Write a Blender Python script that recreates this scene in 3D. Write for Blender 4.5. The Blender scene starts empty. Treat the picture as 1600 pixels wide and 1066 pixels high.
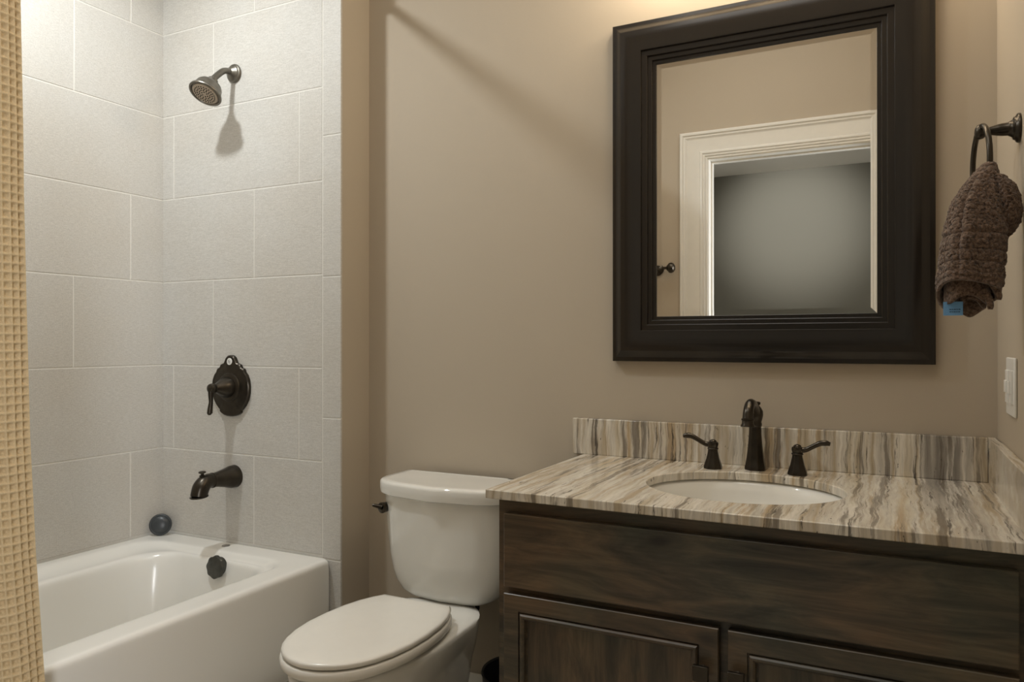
import bpy, bmesh, math, random
from mathutils import Vector, Matrix, noise
PI = math.pi
random.seed(7)
H = 1.165            # eye height of the camera above the floor; heights below are measured from eye level
SC = bpy.context.scene
COL = SC.collection

# ------------------------------------------------------------------ camera, world, lights, exposure
cam_d = bpy.data.cameras.new('camera')
cam_d.sensor_width = 36.0
cam_d.lens = 1176.6 / 1600 * 36.0
cam_d.clip_start = 0.01
cam = bpy.data.objects.new('camera', cam_d)
COL.objects.link(cam)
cam.location = (0, 0, H)
cam.rotation_euler = (math.radians(90.121), 0, math.radians(26.78))
SC.camera = cam

SC.view_settings.view_transform = 'Standard'
SC.view_settings.look = 'None'
SC.view_settings.gamma = 1.0
SC.view_settings.use_curve_mapping = False
SC.view_settings.exposure = 0.2

w = bpy.data.worlds.new('world')
SC.world = w
w.use_nodes = True
w.node_tree.nodes['Background'].inputs[0].default_value = (0.95, 0.97, 1.0, 1)
w.node_tree.nodes['Background'].inputs[1].default_value = 0.35


def light(name, kind, loc, power, col, size=0.1, rot=(0, 0, 0), size_y=None, spread=None, blend=0.5, cone=90):
    d = bpy.data.lights.new(name, kind)
    d.energy = power
    d.color = col
    if kind == 'AREA':
        d.shape = 'DISK' if size_y is None else 'RECTANGLE'
        d.size = size
        if size_y is not None:
            d.size_y = size_y
        if spread is not None:
            d.spread = math.radians(spread)
    else:
        d.shadow_soft_size = size
    if kind == 'SPOT':
        d.spot_size = math.radians(cone)
        d.spot_blend = blend
    o = bpy.data.objects.new(name, d)
    COL.objects.link(o)
    o.location = (loc[0], loc[1], loc[2] + H)
    o.rotation_euler = rot
    return o


CEIL = 1.90          # bathroom ceiling
TCEIL = 1.50         # lowered ceiling over the tub
HCEIL = 1.50         # ceiling of the room behind the door
light('tub_downlight', 'AREA', (-1.95, 1.22, TCEIL - 0.012), 13.2, (0.94, 0.985, 1.0), 0.10)
for i, x in enumerate((-0.55, -0.31, -0.07)):
    light('vanity_bulb', 'POINT', (x, 1.93, 1.12), 3.7, (1.0, 0.84, 0.63), 0.05)
light('room_fill', 'AREA', (-0.65, 0.85, CEIL - 0.02), 8.5, (1.0, 0.975, 0.93), 1.0, (0, 0, 0), 1.0)  # added soft overhead fill for the tub and room, not a known fixture
aim = lambda v: Vector(v).to_track_quat('-Z', 'Y').to_euler()
light('hall_fill', 'AREA', (1.6, -1.3, 0.1), 56, (0.97, 0.985, 1.0), 1.4, aim((-1, 0.75, -0.08)), 1.6, 130)  # added fill through the doorway; no hall window stands behind it
light('hall_spot', 'SPOT', (-0.76, -0.9, HCEIL - 0.06), 135, (1.0, 0.97, 0.92), 0.06, aim((0, -1.9, -0.42)), cone=46, blend=1.0)


# ------------------------------------------------------------------ node helpers
def srgb(r, g, b):
    def f(c):
        c /= 255.0
        return c / 12.92 if c <= 0.04045 else ((c + 0.055) / 1.055) ** 2.4
    return (f(r), f(g), f(b), 1.0)


class Mat:
    def __init__(self, name, col, rough=0.5, metal=0.0, spec=0.5, coat=0.0):
        self.m = bpy.data.materials.new(name)
        self.m.use_nodes = True
        self.t = self.m.node_tree
        self.b = self.t.nodes['Principled BSDF']
        self.b.inputs['Base Color'].default_value = col
        self.b.inputs['Roughness'].default_value = rough
        self.b.inputs['Metallic'].default_value = metal
        self.b.inputs['Specular IOR Level'].default_value = spec
        self.b.inputs['Coat Weight'].default_value = coat
        self.b.inputs['Coat Roughness'].default_value = 0.08

    def n(self, typ, **kw):
        x = self.t.nodes.new(typ)
        for k, v in kw.items():
            setattr(x, k, v)
        return x

    def l(self, a, b):
        self.t.links.new(a, b)

    def coords(self, scale, rot=(0, 0, 0)):
        tc = self.n('ShaderNodeTexCoord')
        mp = self.n('ShaderNodeMapping')
        mp.inputs['Scale'].default_value = scale
        mp.inputs['Rotation'].default_value = rot
        self.l(tc.outputs['Object'], mp.inputs['Vector'])
        return mp.outputs['Vector']

    def noise(self, vec, scale=1.0, detail=4.0, rough=0.55, dist=0.0):
        x = self.n('ShaderNodeTexNoise')
        x.inputs['Scale'].default_value = scale
        x.inputs['Detail'].default_value = detail
        x.inputs['Roughness'].default_value = rough
        x.inputs['Distortion'].default_value = dist
        self.l(vec, x.inputs['Vector'])
        return x.outputs['Fac']

    def ramp(self, fac, stops):
        x = self.n('ShaderNodeValToRGB')
        e = x.color_ramp.elements
        while len(e) < len(stops):
            e.new(0.5)
        for i, (p, c) in enumerate(stops):
            e[i].position = p
            e[i].color = c
        self.l(fac, x.inputs['Fac'])
        return x.outputs['Color']

    def mix(self, fac, a, b, mode='MIX'):
        x = self.n('ShaderNodeMix', data_type='RGBA', blend_type=mode)
        if isinstance(fac, (int, float)):
            x.inputs[0].default_value = fac
        else:
            self.l(fac, x.inputs[0])
        for s, v in ((6, a), (7, b)):
            if isinstance(v, tuple):
                x.inputs[s].default_value = v
            else:
                self.l(v, x.inputs[s])
        return x.outputs[2]

    def bump(self, h, strength=0.2, dist=0.002):
        x = self.n('ShaderNodeBump')
        x.inputs['Strength'].default_value = strength
        x.inputs['Distance'].default_value = dist
        self.l(h, x.inputs['Height'])
        self.l(x.outputs['Normal'], self.b.inputs['Normal'])

    def col(self, c):
        self.l(c, self.b.inputs['Base Color'])


def g(v):
    return (v, v, v, 1)


def mat_paint(name, c, bump=0.12):
    m = Mat(name, c, 0.75, spec=0.25)
    v = m.coords((1, 1, 1))
    m.bump(m.noise(v, 160, 3, 0.5), bump, 0.0012)
    return m.m


def mat_tile(name='tile'):
    m = Mat(name, srgb(200, 198, 192), 0.5, spec=0.3)
    streak = m.noise(m.coords((60, 60, 420)), 1.0, 3, 0.6)
    grain = m.noise(m.coords((260, 260, 300)), 1.0, 2, 0.5)
    big = m.noise(m.coords((3, 3, 3)), 1.0, 2, 0.5)
    c = m.ramp(streak, [(0.25, srgb(196, 193, 187)), (0.75, srgb(216, 214, 209))])
    c2 = m.ramp(grain, [(0.25, g(0.78)), (0.6, g(1.0))])
    c3 = m.ramp(big, [(0.3, srgb(250, 247, 243)), (0.7, srgb(255, 255, 255))])
    m.col(m.mix(1.0, m.mix(0.8, c, c2, 'MULTIPLY'), c3, 'MULTIPLY'))
    m.bump(streak, 0.15, 0.001)
    return m.m


def mat_wood(name, rot=(0, 0, 0), dark=False):
    """dark stained knotty alder, grain along local X (turn with rot for uprights)"""
    m = Mat(name, srgb(60, 52, 43), 0.34, spec=0.5)
    v = m.coords((1, 1, 1), rot)
    mp = m.n('ShaderNodeMapping')
    mp.inputs['Scale'].default_value = (1.6, 9, 9)
    m.l(v, mp.inputs['Vector'])
    grain = m.noise(mp.outputs['Vector'], 2.2, 6, 0.62, 1.2)
    mp2 = m.n('ShaderNodeMapping')
    mp2.inputs['Scale'].default_value = (5, 150, 150)
    m.l(v, mp2.inputs['Vector'])
    fine = m.noise(mp2.outputs['Vector'], 1.0, 3, 0.6)
    blot = m.noise(v, 3.5, 3, 0.5, 0.4)
    base = m.ramp(grain, [(0.28, srgb(52, 51, 48)), (0.48, srgb(86, 82, 74)), (0.70, srgb(122, 110, 94))])
    tint = m.ramp(blot, [(0.35, srgb(215, 225, 215)), (0.66, srgb(255, 226, 200))])
    f = m.ramp(fine, [(0.3, g(0.72)), (0.65, g(1.0))])
    c = m.mix(1.0, m.mix(1.0, base, tint, 'MULTIPLY'), f, 'MULTIPLY')
    vor = m.n('ShaderNodeTexVoronoi', voronoi_dimensions='2D')
    vor.inputs['Scale'].default_value = 4.2
    sx = m.n('ShaderNodeSeparateXYZ')
    cx = m.n('ShaderNodeCombineXYZ')
    m.l(v, sx.inputs[0])
    mx = m.n('ShaderNodeMath', operation='MULTIPLY')
    mx.inputs[1].default_value = 0.55
    m.l(sx.outputs[0], mx.inputs[0])
    m.l(mx.outputs[0], cx.inputs[0])
    m.l(sx.outputs[2], cx.inputs[1])
    m.l(cx.outputs[0], vor.inputs['Vector'])
    knot = m.ramp(vor.outputs['Distance'], [(0.02, g(0.30)), (0.07, g(0.72)), (0.16, g(1.0))])
    c = m.mix(1.0, c, knot, 'MULTIPLY')
    m.col(c)
    m.bump(fine, 0.12, 0.0008)
    return m.m


def mat_stone():
    m = Mat('vein_cut_travertine', srgb(190, 178, 158), 0.16, spec=0.5)
    tc = m.n('ShaderNodeNewGeometry').outputs['Position']
    warp = m.n('ShaderNodeTexNoise')
    warp.inputs['Scale'].default_value = 13.0
    warp.inputs['Detail'].default_value = 4.0
    m.l(tc, warp.inputs['Vector'])
    sub = m.n('ShaderNodeVectorMath', operation='SUBTRACT')
    sub.inputs[1].default_value = (0.5, 0.5, 0.5)
    m.l(warp.outputs['Color'], sub.inputs[0])
    mul = m.n('ShaderNodeVectorMath', operation='MULTIPLY')
    mul.inputs[1].default_value = (0.018, 0.0, 0.0)
    m.l(sub.outputs[0], mul.inputs[0])
    add = m.n('ShaderNodeVectorMath', operation='ADD')
    m.l(tc, add.inputs[0])
    m.l(mul.outputs[0], add.inputs[1])

    def streak(scale, off, detail, rough, dist=0.0):
        mp = m.n('ShaderNodeMapping')
        mp.inputs['Scale'].default_value = scale
        mp.inputs['Location'].default_value = off
        m.l(add.outputs[0], mp.inputs['Vector'])
        return m.noise(mp.outputs['Vector'], 1.0, detail, rough, dist)
    band = streak((12.0, 0.6, 0.6), (3.1, 0, 0), 3, 0.55)
    base = m.ramp(band, [(0.28, srgb(142, 136, 128)), (0.37, srgb(206, 198, 184)), (0.44, srgb(182, 166, 140)), (0.50, srgb(214, 207, 194)), (0.56, srgb(202, 190, 168)),
                         (0.62, srgb(182, 160, 128)), (0.67, srgb(214, 206, 190)), (0.74, srgb(134, 128, 120))])
    cream = streak((46, 2.4, 2.4), (7.7, 1, 2), 6, 0.62)
    c = m.mix(m.ramp(cream, [(0.50, g(0.0)), (0.60, g(0.75))]), base, srgb(232, 226, 214))
    vein = streak((36, 1.6, 1.6), (1.3, 4, 1), 7, 0.66)
    c = m.mix(m.ramp(vein, [(0.40, g(0.75)), (0.46, g(0.0))]), c, srgb(104, 94, 82))
    crack = streak((78, 4.2, 4.2), (5.3, 2, 7), 6, 0.70, 0.4)
    c = m.mix(m.ramp(crack, [(0.355, g(0.85)), (0.405, g(0.0))]), c, srgb(66, 60, 54))
    fine = streak((170, 12, 12), (0, 0, 0), 4, 0.65)
    c = m.mix(0.5, c, m.ramp(fine, [(0.35, g(0.60)), (0.55, g(1.0))]), 'MULTIPLY')
    pit = streak((120, 40, 40), (2, 2, 2), 3, 0.6)
    c = m.mix(m.ramp(pit, [(0.27, g(0.8)), (0.31, g(0.0))]), c, srgb(60, 54, 48))
    m.col(c)
    return m.m


def mat_bronze(name='oil_rubbed_bronze', c=(62, 57, 50), rough=0.28):
    m = Mat(name, srgb(*c), rough, metal=0.85, spec=0.5)
    n_ = m.noise(m.coords((40, 40, 40)), 1.0, 3, 0.5)
    a = srgb(*c)
    b = tuple(min(1, x * 1.35) for x in a[:3]) + (1,)
    m.col(m.ramp(n_, [(0.35, a), (0.7, b)]))
    return m.m


def mat_glaze(name, c, rough=0.08):
    m = Mat(name, c, rough, spec=0.5, coat=0.25)
    n_ = m.noise(m.coords((2, 2, 2)), 1.0, 2, 0.5)
    d = tuple(x * 0.975 for x in c[:3]) + (1,)
    m.col(m.ramp(n_, [(0.3, d), (0.7, c)]))
    return m.m


def mat_plain(name, c, rough=0.5, spec=0.4, var=0.06, scale=30):
    m = Mat(name, c, rough, spec=spec)
    n_ = m.noise(m.coords((scale,) * 3), 1.0, 3, 0.5)
    d = tuple(x * (1 - var) for x in c[:3]) + (1,)
    m.col(m.ramp(n_, [(0.3, d), (0.7, c)]))
    return m.m


def mat_frame():
    m = Mat('espresso_frame', srgb(42, 35, 29), 0.24, spec=0.5)
    n_ = m.noise(m.coords((60, 60, 60)), 1.0, 3, 0.5)
    m.col(m.ramp(n_, [(0.3, srgb(29, 25, 21)), (0.7, srgb(33, 28, 23))]))
    return m.m


def mat_terry():
    m = Mat('brown_terry', srgb(88, 72, 60), 0.95, spec=0.1)
    n_ = m.noise(m.coords((190, 190, 190)), 1.0, 3, 0.65)
    m.col(m.ramp(n_, [(0.32, srgb(54, 41, 33)), (0.66, srgb(126, 105, 90))]))
    m.bump(n_, 0.9, 0.004)
    m.b.inputs['Sheen Weight'].default_value = 0.25
    return m.m


def mat_cloth(name, c, rough=0.9, trans=0.0):
    m = Mat(name, c, rough, spec=0.15)
    n_ = m.noise(m.coords((420, 420, 420)), 1.0, 2, 0.5)
    d = tuple(x * 0.82 for x in c[:3]) + (1,)
    m.col(m.ramp(n_, [(0.3, d), (0.7, c)]))
    m.bump(n_, 0.3, 0.0008)
    return m.m


M = {}
M['paint'] = mat_paint('beige_paint', srgb(185, 173, 155))
M['paint_hall'] = mat_paint('grey_hall_paint', srgb(124, 122, 113))
M['ceiling'] = mat_paint('ceiling_paint', srgb(232, 229, 222))
M['trimw'] = mat_plain('white_trim_paint', srgb(230, 227, 219), 0.35, 0.45, 0.03)
M['tile'] = mat_tile()
M['grout'] = mat_plain('grout', srgb(222, 219, 212), 0.9, 0.2, 0.05, 200)
M['floor'] = mat_plain('floor_tile', srgb(196, 188, 174), 0.4, 0.4, 0.1, 12)
M['wood_h'] = mat_wood('alder_across')
M['wood_v'] = mat_wood('alder_upright', (0, math.radians(90), 0))
M['stone'] = mat_stone()
M['bronze'] = mat_bronze()
M['bronze_m'] = mat_bronze('aged_bronze', (80, 80, 76), 0.4)
M['bronze_l'] = mat_bronze('brushed_bronze', (112, 108, 100), 0.36)
M['porcelain'] = mat_glaze('porcelain', srgb(231, 229, 222))
M['acrylic'] = mat_glaze('tub_enamel', srgb(232, 230, 224), 0.2)
M['plastic'] = mat_plain('toilet_seat_plastic', srgb(232, 229, 221), 0.22, 0.5, 0.02)
M['frame'] = mat_frame()
M['terry'] = mat_terry()
M['waffle'] = mat_cloth('waffle_cotton', srgb(210, 188, 150))
M['liner'] = mat_cloth('liner_fabric', srgb(222, 208, 184), 0.6)
M['white'] = mat_plain('white_plate', srgb(232, 231, 226), 0.3, 0.5, 0.02)
M['black'] = mat_plain('black_plastic', srgb(28, 28, 28), 0.35, 0.4, 0.1)
M['rubber'] = mat_plain('grey_rubber', srgb(58, 62, 65), 0.35, 0.5, 0.12)
M['nozzle'] = mat_plain('nozzle_plate', srgb(186, 172, 154), 0.55, 0.3, 0.15)
M['tag'] = mat_plain('blue_tag', srgb(112, 160, 205), 0.8, 0.2, 0.08, 300)
M['ink'] = mat_plain('dark_ink', srgb(40, 52, 70), 0.8, 0.2, 0.05)
M['chrome'] = mat_bronze('steel', (150, 148, 144), 0.25)
mm = Mat('mirror_silver', (0.93, 0.93, 0.91, 1), 0.0, metal=1.0)
M['mirror'] = mm.m
em = Mat('lamp_lens', srgb(250, 244, 232), 0.4)
em.b.inputs['Emission Color'].default_value = srgb(255, 240, 214)
em.b.inputs['Emission Strength'].default_value = 1.5
M['lens'] = em.m


# ------------------------------------------------------------------ mesh helpers
def wloc(o):
    v = Vector((0, 0, 0))
    while o is not None:
        v += o.location
        o = o.parent
    return v


def obj(name, bm, mat, parent=None, smooth=35, mods=()):
    """link a bmesh (eye-level coordinates) as one mesh object"""
    me = bpy.data.meshes.new(name)
    off = Vector((0, 0, H)) - (wloc(parent) if parent else Vector((0, 0, 0)))
    bmesh.ops.translate(bm, verts=bm.verts, vec=off)
    bmesh.ops.recalc_face_normals(bm, faces=bm.faces)
    bm.to_mesh(me)
    bm.free()
    me.materials.append(M[mat])
    if smooth:
        me.shade_smooth()
        me.set_sharp_from_angle(angle=math.radians(smooth))
    o = bpy.data.objects.new(name, me)
    COL.objects.link(o)
    if parent:
        o.parent = parent
    for typ, kw in mods:
        md = o.modifiers.new(typ.lower(), typ)
        for k, v in kw.items():
            setattr(md, k, v)
    return o


def thing(name, label, cat, loc, group=None):
    o = bpy.data.objects.new(name, None)
    COL.objects.link(o)
    o.empty_display_size = 0.05
    o.location = (loc[0], loc[1], loc[2] + H)
    return tag(o, label, cat, group)


def tag(o, label, cat, group=None):
    o['label'] = label
    o['category'] = cat
    if group:
        o['group'] = group
    return o


def struct(name, bm, mat, smooth=30, mods=()):
    o = obj(name, bm, mat, None, smooth, mods)
    o['kind'] = 'structure'
    return o


BV = lambda w_, s=2: ('BEVEL', dict(width=w_, segments=s, limit_method='ANGLE', angle_limit=math.radians(40)))
SUB = lambda n: ('SUBSURF', dict(levels=n, render_levels=n))


def NB():
    return bmesh.new()


def box(bm, x0, x1, y0, y1, z0, z1):
    vs = [bm.verts.new((x, y, z)) for z in (z0, z1) for y in (y0, y1) for x in (x0, x1)]
    for f in ((0, 2, 3, 1), (4, 5, 7, 6), (0, 1, 5, 4), (2, 6, 7, 3), (0, 4, 6, 2), (1, 3, 7, 5)):
        bm.faces.new([vs[i] for i in f])
    return bm


def loft(bm, rings, cap0=True, cap1=True, closed=True):
    R = [[bm.verts.new(p) for p in r] for r in rings]
    n = len(R[0])
    for a, b in zip(R, R[1:]):
        for i in range(n if closed else n - 1):
            j = (i + 1) % n
            bm.faces.new((a[i], a[j], b[j], b[i]))
    if cap0:
        bm.faces.new(list(reversed(R[0])))
    if cap1:
        bm.faces.new(R[-1])
    return bm


def frame_of(d):
    d = Vector(d).normalized()
    up = Vector((0, 0, 1)) if abs(d.z) < 0.95 else Vector((1, 0, 0))
    a = d.cross(up).normalized()
    b = a.cross(d).normalized()
    return d, a, b


def lathe(bm, org, axis, prof, n=32, cap0=True, cap1=True, phase=0.0):
    """prof = [(distance along axis, radius)]"""
    d, a, b = frame_of(axis)
    o = Vector(org)
    rings = []
    for t, r in prof:
        rings.append([o + d * t + (a * math.cos(2 * PI * i / n + phase) + b * math.sin(2 * PI * i / n + phase)) * max(r, 1e-5) for i in range(n)])
    return loft(bm, rings, cap0, cap1)


def catmull(pts, k=8):
    P = [Vector(p) for p in pts]
    P = [P[0] * 2 - P[1]] + P + [P[-1] * 2 - P[-2]]
    out = []
    for i in range(1, len(P) - 2):
        for s in range(k):
            t = s / k
            out.append(0.5 * ((2 * P[i]) + (P[i + 1] - P[i - 1]) * t + (2 * P[i - 1] - 5 * P[i] + 4 * P[i + 1] - P[i + 2]) * t * t
                              + (3 * P[i] - P[i - 1] - 3 * P[i + 1] + P[i + 2]) * t ** 3))
    out.append(P[-2])
    return out


def tube(bm, pts, radii, n=16, k=8, flat=None, closed=False):
    """swept tube through pts with a radius per point; flat=(sx,sy) squashes the section"""
    q = [(p[0], p[1], p[2]) for p in pts]
    P = catmull(q, k) if k > 1 else [Vector(p) for p in q]
    rr = []
    m = len(P) - 1
    for i in range(len(P)):
        u = i / m * (len(radii) - 1)
        j = min(int(u), len(radii) - 2) if len(radii) > 1 else 0
        f = u - j
        rr.append(radii[j] * (1 - f) + radii[min(j + 1, len(radii) - 1)] * f)
    t0 = (P[1] - P[0]).normalized()
    _, a, b = frame_of(t0)
    rings = []
    for i, p in enumerate(P):
        t = (P[min(i + 1, m)] - P[max(i - 1, 0)]).normalized()
        a = (a - t * a.dot(t)).normalized()
        b = t.cross(a).normalized()
        sx, sy = flat or (1, 1)
        rings.append([p + (a * math.cos(2 * PI * s / n) * sx + b * math.sin(2 * PI * s / n) * sy) * rr[i] for s in range(n)])
    return loft(bm, rings)


def torus(bm, c, ra, rb, r, ax1, ax2, n=48, m=12):
    """ellipse ring through axes ax1 (radius ra) and ax2 (radius rb)"""
    c = Vector(c)
    e1, e2 = Vector(ax1).normalized(), Vector(ax2).normalized()
    nn = e1.cross(e2).normalized()
    R = []
    for i in range(n):
        t = 2 * PI * i / n
        p = c + e1 * ra * math.cos(t) + e2 * rb * math.sin(t)
        out = (e1 * math.cos(t) * rb + e2 * math.sin(t) * ra).normalized()
        R.append([bm.verts.new(p + (out * math.cos(2 * PI * j / m) + nn * math.sin(2 * PI * j / m)) * r) for j in range(m)])
    for i in range(n):
        a, b = R[i], R[(i + 1) % n]
        for j in range(m):
            k = (j + 1) % m
            bm.faces.new((a[j], a[k], b[k], b[j]))
    return bm


def rrect(x0, x1, y0, y1, r, z, k=10):
    pts = []
    for cx, cy, a0 in ((x1 - r, y1 - r, 0), (x0 + r, y1 - r, PI / 2), (x0 + r, y0 + r, PI), (x1 - r, y0 + r, 1.5 * PI)):
        for i in range(k + 1):
            a = a0 + PI / 2 * i / k
            pts.append((cx + r * math.cos(a), cy + r * math.sin(a), z))
    return pts


def sweep_frame(bm, x0, x1, z0, z1, yw, prof, open_bottom=False, sgn=-1):
    """mitred picture-frame moulding on a wall plane y=yw; prof = [(inset from outer edge, depth off the wall)], sgn -1 = towards -Y"""
    rings = []
    for d, h in prof:
        y = yw + sgn * h
        if open_bottom:
            rings.append([(x0 + d, y, z0), (x0 + d, y, z1 - d), (x1 - d, y, z1 - d), (x1 - d, y, z0)])
        else:
            rings.append([(x0 + d, y, z0 + d), (x0 + d, y, z1 - d), (x1 - d, y, z1 - d), (x1 - d, y, z0 + d)])
    R = [[bm.verts.new(p) for p in r] for r in rings]
    for a, b in zip(R, R[1:]):
        for i in range(3 if open_bottom else 4):
            j = (i + 1) % 4
            bm.faces.new((a[i], a[j], b[j], b[i]))
    return bm


# ------------------------------------------------------------------ the room
YW = 2.0743      # mirror wall
YT = 1.9263      # tiled tub end wall
XL = -2.4348     # tiled long wall
XC = -1.5934     # painted return of the tub end wall
XR = 0.2188      # right wall
FL = -H
YF = -0.10       # door wall
YH = -2.80       # far wall of the hall

b = NB(); box(b, XC, XR + 0.10, YW, YW + 0.10, FL, CEIL); struct('wall_back', b, 'paint')
b = NB(); box(b, XR, XR + 0.10, YF - 0.12, YW, FL, CEIL); struct('wall_right', b, 'paint')
b = NB(); box(b, XL - 0.10, XC, YT + 0.008, YW + 0.10, FL, TCEIL); struct('wall_return', b, 'paint')
b = NB(); box(b, XL - 0.108, XL - 0.008, 0.30, YT + 0.008, FL, TCEIL); struct('wall_left_core', b, 'paint')
b = NB(); box(b, XL - 0.008, XC, 0.30, 0.39, FL, TCEIL); struct('wall_alcove', b, 'paint')
b = NB(); box(b, -1.85, XC - 0.001, YF - 0.12, 0.30, FL, CEIL); struct('wall_closet', b, 'paint')
DX0, DX1, DZ = -0.914, 0.0, 1.022
b = NB()
box(b, XC - 0.001, DX0, YF - 0.12, YF, FL, CEIL)
box(b, DX1, XR, YF - 0.12, YF, FL, CEIL)
box(b, DX0, DX1, YF - 0.12, YF, DZ, CEIL)
struct('wall_front', b, 'paint')
b = NB(); box(b, -2.6, 2.4, YH - 0.1, YW + 0.1, FL - 0.08, FL); struct('floor', b, 'floor')
b = NB(); box(b, XC - 0.001, XR + 0.1, YF - 0.12, YW + 0.1, CEIL, CEIL + 0.08); struct('ceiling', b, 'ceiling')
b = NB(); box(b, XL - 0.108, XC, 0.30, YW + 0.1, TCEIL, CEIL + 0.08); struct('ceiling_tub', b, 'ceiling')
b = NB(); box(b, -2.6, 2.4, YH - 0.1, YF - 0.12, HCEIL, HCEIL + 0.08); struct('ceiling_hall', b, 'ceiling')
b = NB(); box(b, -2.6, 2.4, YH - 0.1, YH, FL, HCEIL); struct('wall_hall', b, 'paint_hall')
b = NB(); box(b, -2.6, -2.5, YH, YF - 0.12, FL, HCEIL); struct('wall_hall_end', b, 'paint_hall')
b = NB(); box(b, XR + 0.10, 2.4, YF - 0.12, YF - 0.02, FL, HCEIL); struct('wall_hall_side', b, 'paint_hall')
b = NB(); box(b, -2.5, -1.85, YF - 0.12, YF - 0.02, FL, HCEIL); struct('wall_hall_back', b, 'paint_hall')


# tiled faces: single tiles standing proud of a grout bed, one mesh per wall
PITCH = 0.3078
Z0 = 1.1478
GAP = 0.0038


def tile_box(bm, u0, u1, z0, z1, place):
    g_ = GAP / 2
    bvl = 0.0012
    u0 += g_; u1 -= g_; z0 += g_; z1 -= g_
    if u1 - u0 < 0.006 or z1 - z0 < 0.006:
        return
    back = [place(u, 0.001, z) for u, z in ((u0, z0), (u1, z0), (u1, z1), (u0, z1))]
    mid = [place(u, 0.008 - bvl, z) for u, z in ((u0, z0), (u1, z0), (u1, z1), (u0, z1))]
    fr = [place(u, 0.008, z) for u, z in ((u0 + bvl, z0 + bvl), (u1 - bvl, z0 + bvl), (u1 - bvl, z1 - bvl), (u0 + bvl, z1 - bvl))]
    loft(bm, [back, mid, fr], False, True)


def rows():
    k = -2
    while True:
        zt, zb = Z0 - k * PITCH, Z0 - (k + 1) * PITCH
        if zt < -0.69:
            return
        yield k, min(zt, TCEIL), zb
        k += 1


bm = NB()
pl = lambda u, d, z: (u, YT + 0.008 - d, z)
for k, zt, zb in rows():
    off = {0: -2.172, 1: -1.771, 2: -1.974}[k % 3]
    cuts = [XL - 0.004]
    u = off - 0.6056 * 3
    while u < -1.6695:
        if u > XL + 0.01:
            cuts.append(u)
        u += 0.6056
    cuts.append(-1.6695)
    for a, c in zip(cuts, cuts[1:]):
        tile_box(bm, a, c, zb, zt, pl)
zs = [FL, -1.1702, -0.7085, -0.2468, 0.2161, 0.6779, 1.1396, TCEIL]
for a, c in zip(zs, zs[1:]):
    tile_box(bm, -1.6695, XC + GAP / 2, a, c, pl)
struct('wall_tub_end', bm, 'tile', 20)
b = NB(); box(b, XL, XC - 0.0005, YT + 0.0011, YT + 0.008, FL, TCEIL); struct('trim_1', b, 'grout')

bm = NB()
pl2 = lambda u, d, z: (XL - 0.008 + d, u, z)
for k, zt, zb in rows():
    off = {0: 1.5822, 1: 1.3806, 2: 1.7921}[k % 3]
    cuts = [0.39]
    u = off - 0.6056 * 3
    while u < YT:
        if u > 0.40:
            cuts.append(u)
        u += 0.6056
    cuts.append(YT + 0.004)
    for a, c in zip(cuts, cuts[1:]):
        tile_box(bm, a, c, zb, zt, pl2)
struct('wall_left', bm, 'tile', 20)
b = NB(); box(b, XL - 0.008, XL - 0.0011, 0.39, YT + 0.002, FL, TCEIL); struct('trim_2', b, 'grout')


def base_prof(t=0.016, h=0.12):
    return [(0, 0), (t, 0), (t, h - 0.03), (t * 0.75, h - 0.022), (t * 0.7, h - 0.01), (t * 0.3, h), (0, h)]


b = NB()
loft(b, [[(x, YW - d, FL + z) for d, z in base_prof()] for x in (XC, -0.79)])
struct('baseboard_back', b, 'trimw', 30)
b = NB()
loft(b, [[(XC + d, y, FL + z) for d, z in base_prof()] for y in (YT, YW - 0.016)])
struct('baseboard_return', b, 'trimw', 30)

# door opening seen in the mirror: casing with a back band, jamb and stop
CP = [(0, 0), (0, 0.026), (0.006, 0.031), (0.016, 0.031), (0.022, 0.024), (0.030, 0.024), (0.036, 0.019), (0.044, 0.016),
      (0.108, 0.014), (0.114, 0.019), (0.122, 0.021), (0.128, 0.016), (0.136, 0.016), (0.141, 0.010), (0.150, 0.010), (0.150, 0)]
b = NB()
sweep_frame(b, DX0 - 0.150, min(DX1 + 0.150, XR - 0.002), FL, DZ + 0.150, YF, CP, True, +1)
struct('trim_3', b, 'trimw', 25)
b = NB()
sweep_frame(b, DX0 - 0.012, DX1 + 0.012, FL, DZ + 0.012, YF - 0.06,
            [(0.0, 0.062), (0.018, 0.062), (0.018, 0.0), (0.026, 0.0), (0.026, -0.035), (0.018, -0.035), (0.018, -0.062), (0, -0.062)], True, +1)
struct('door_1', b, 'trimw', 25)

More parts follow.
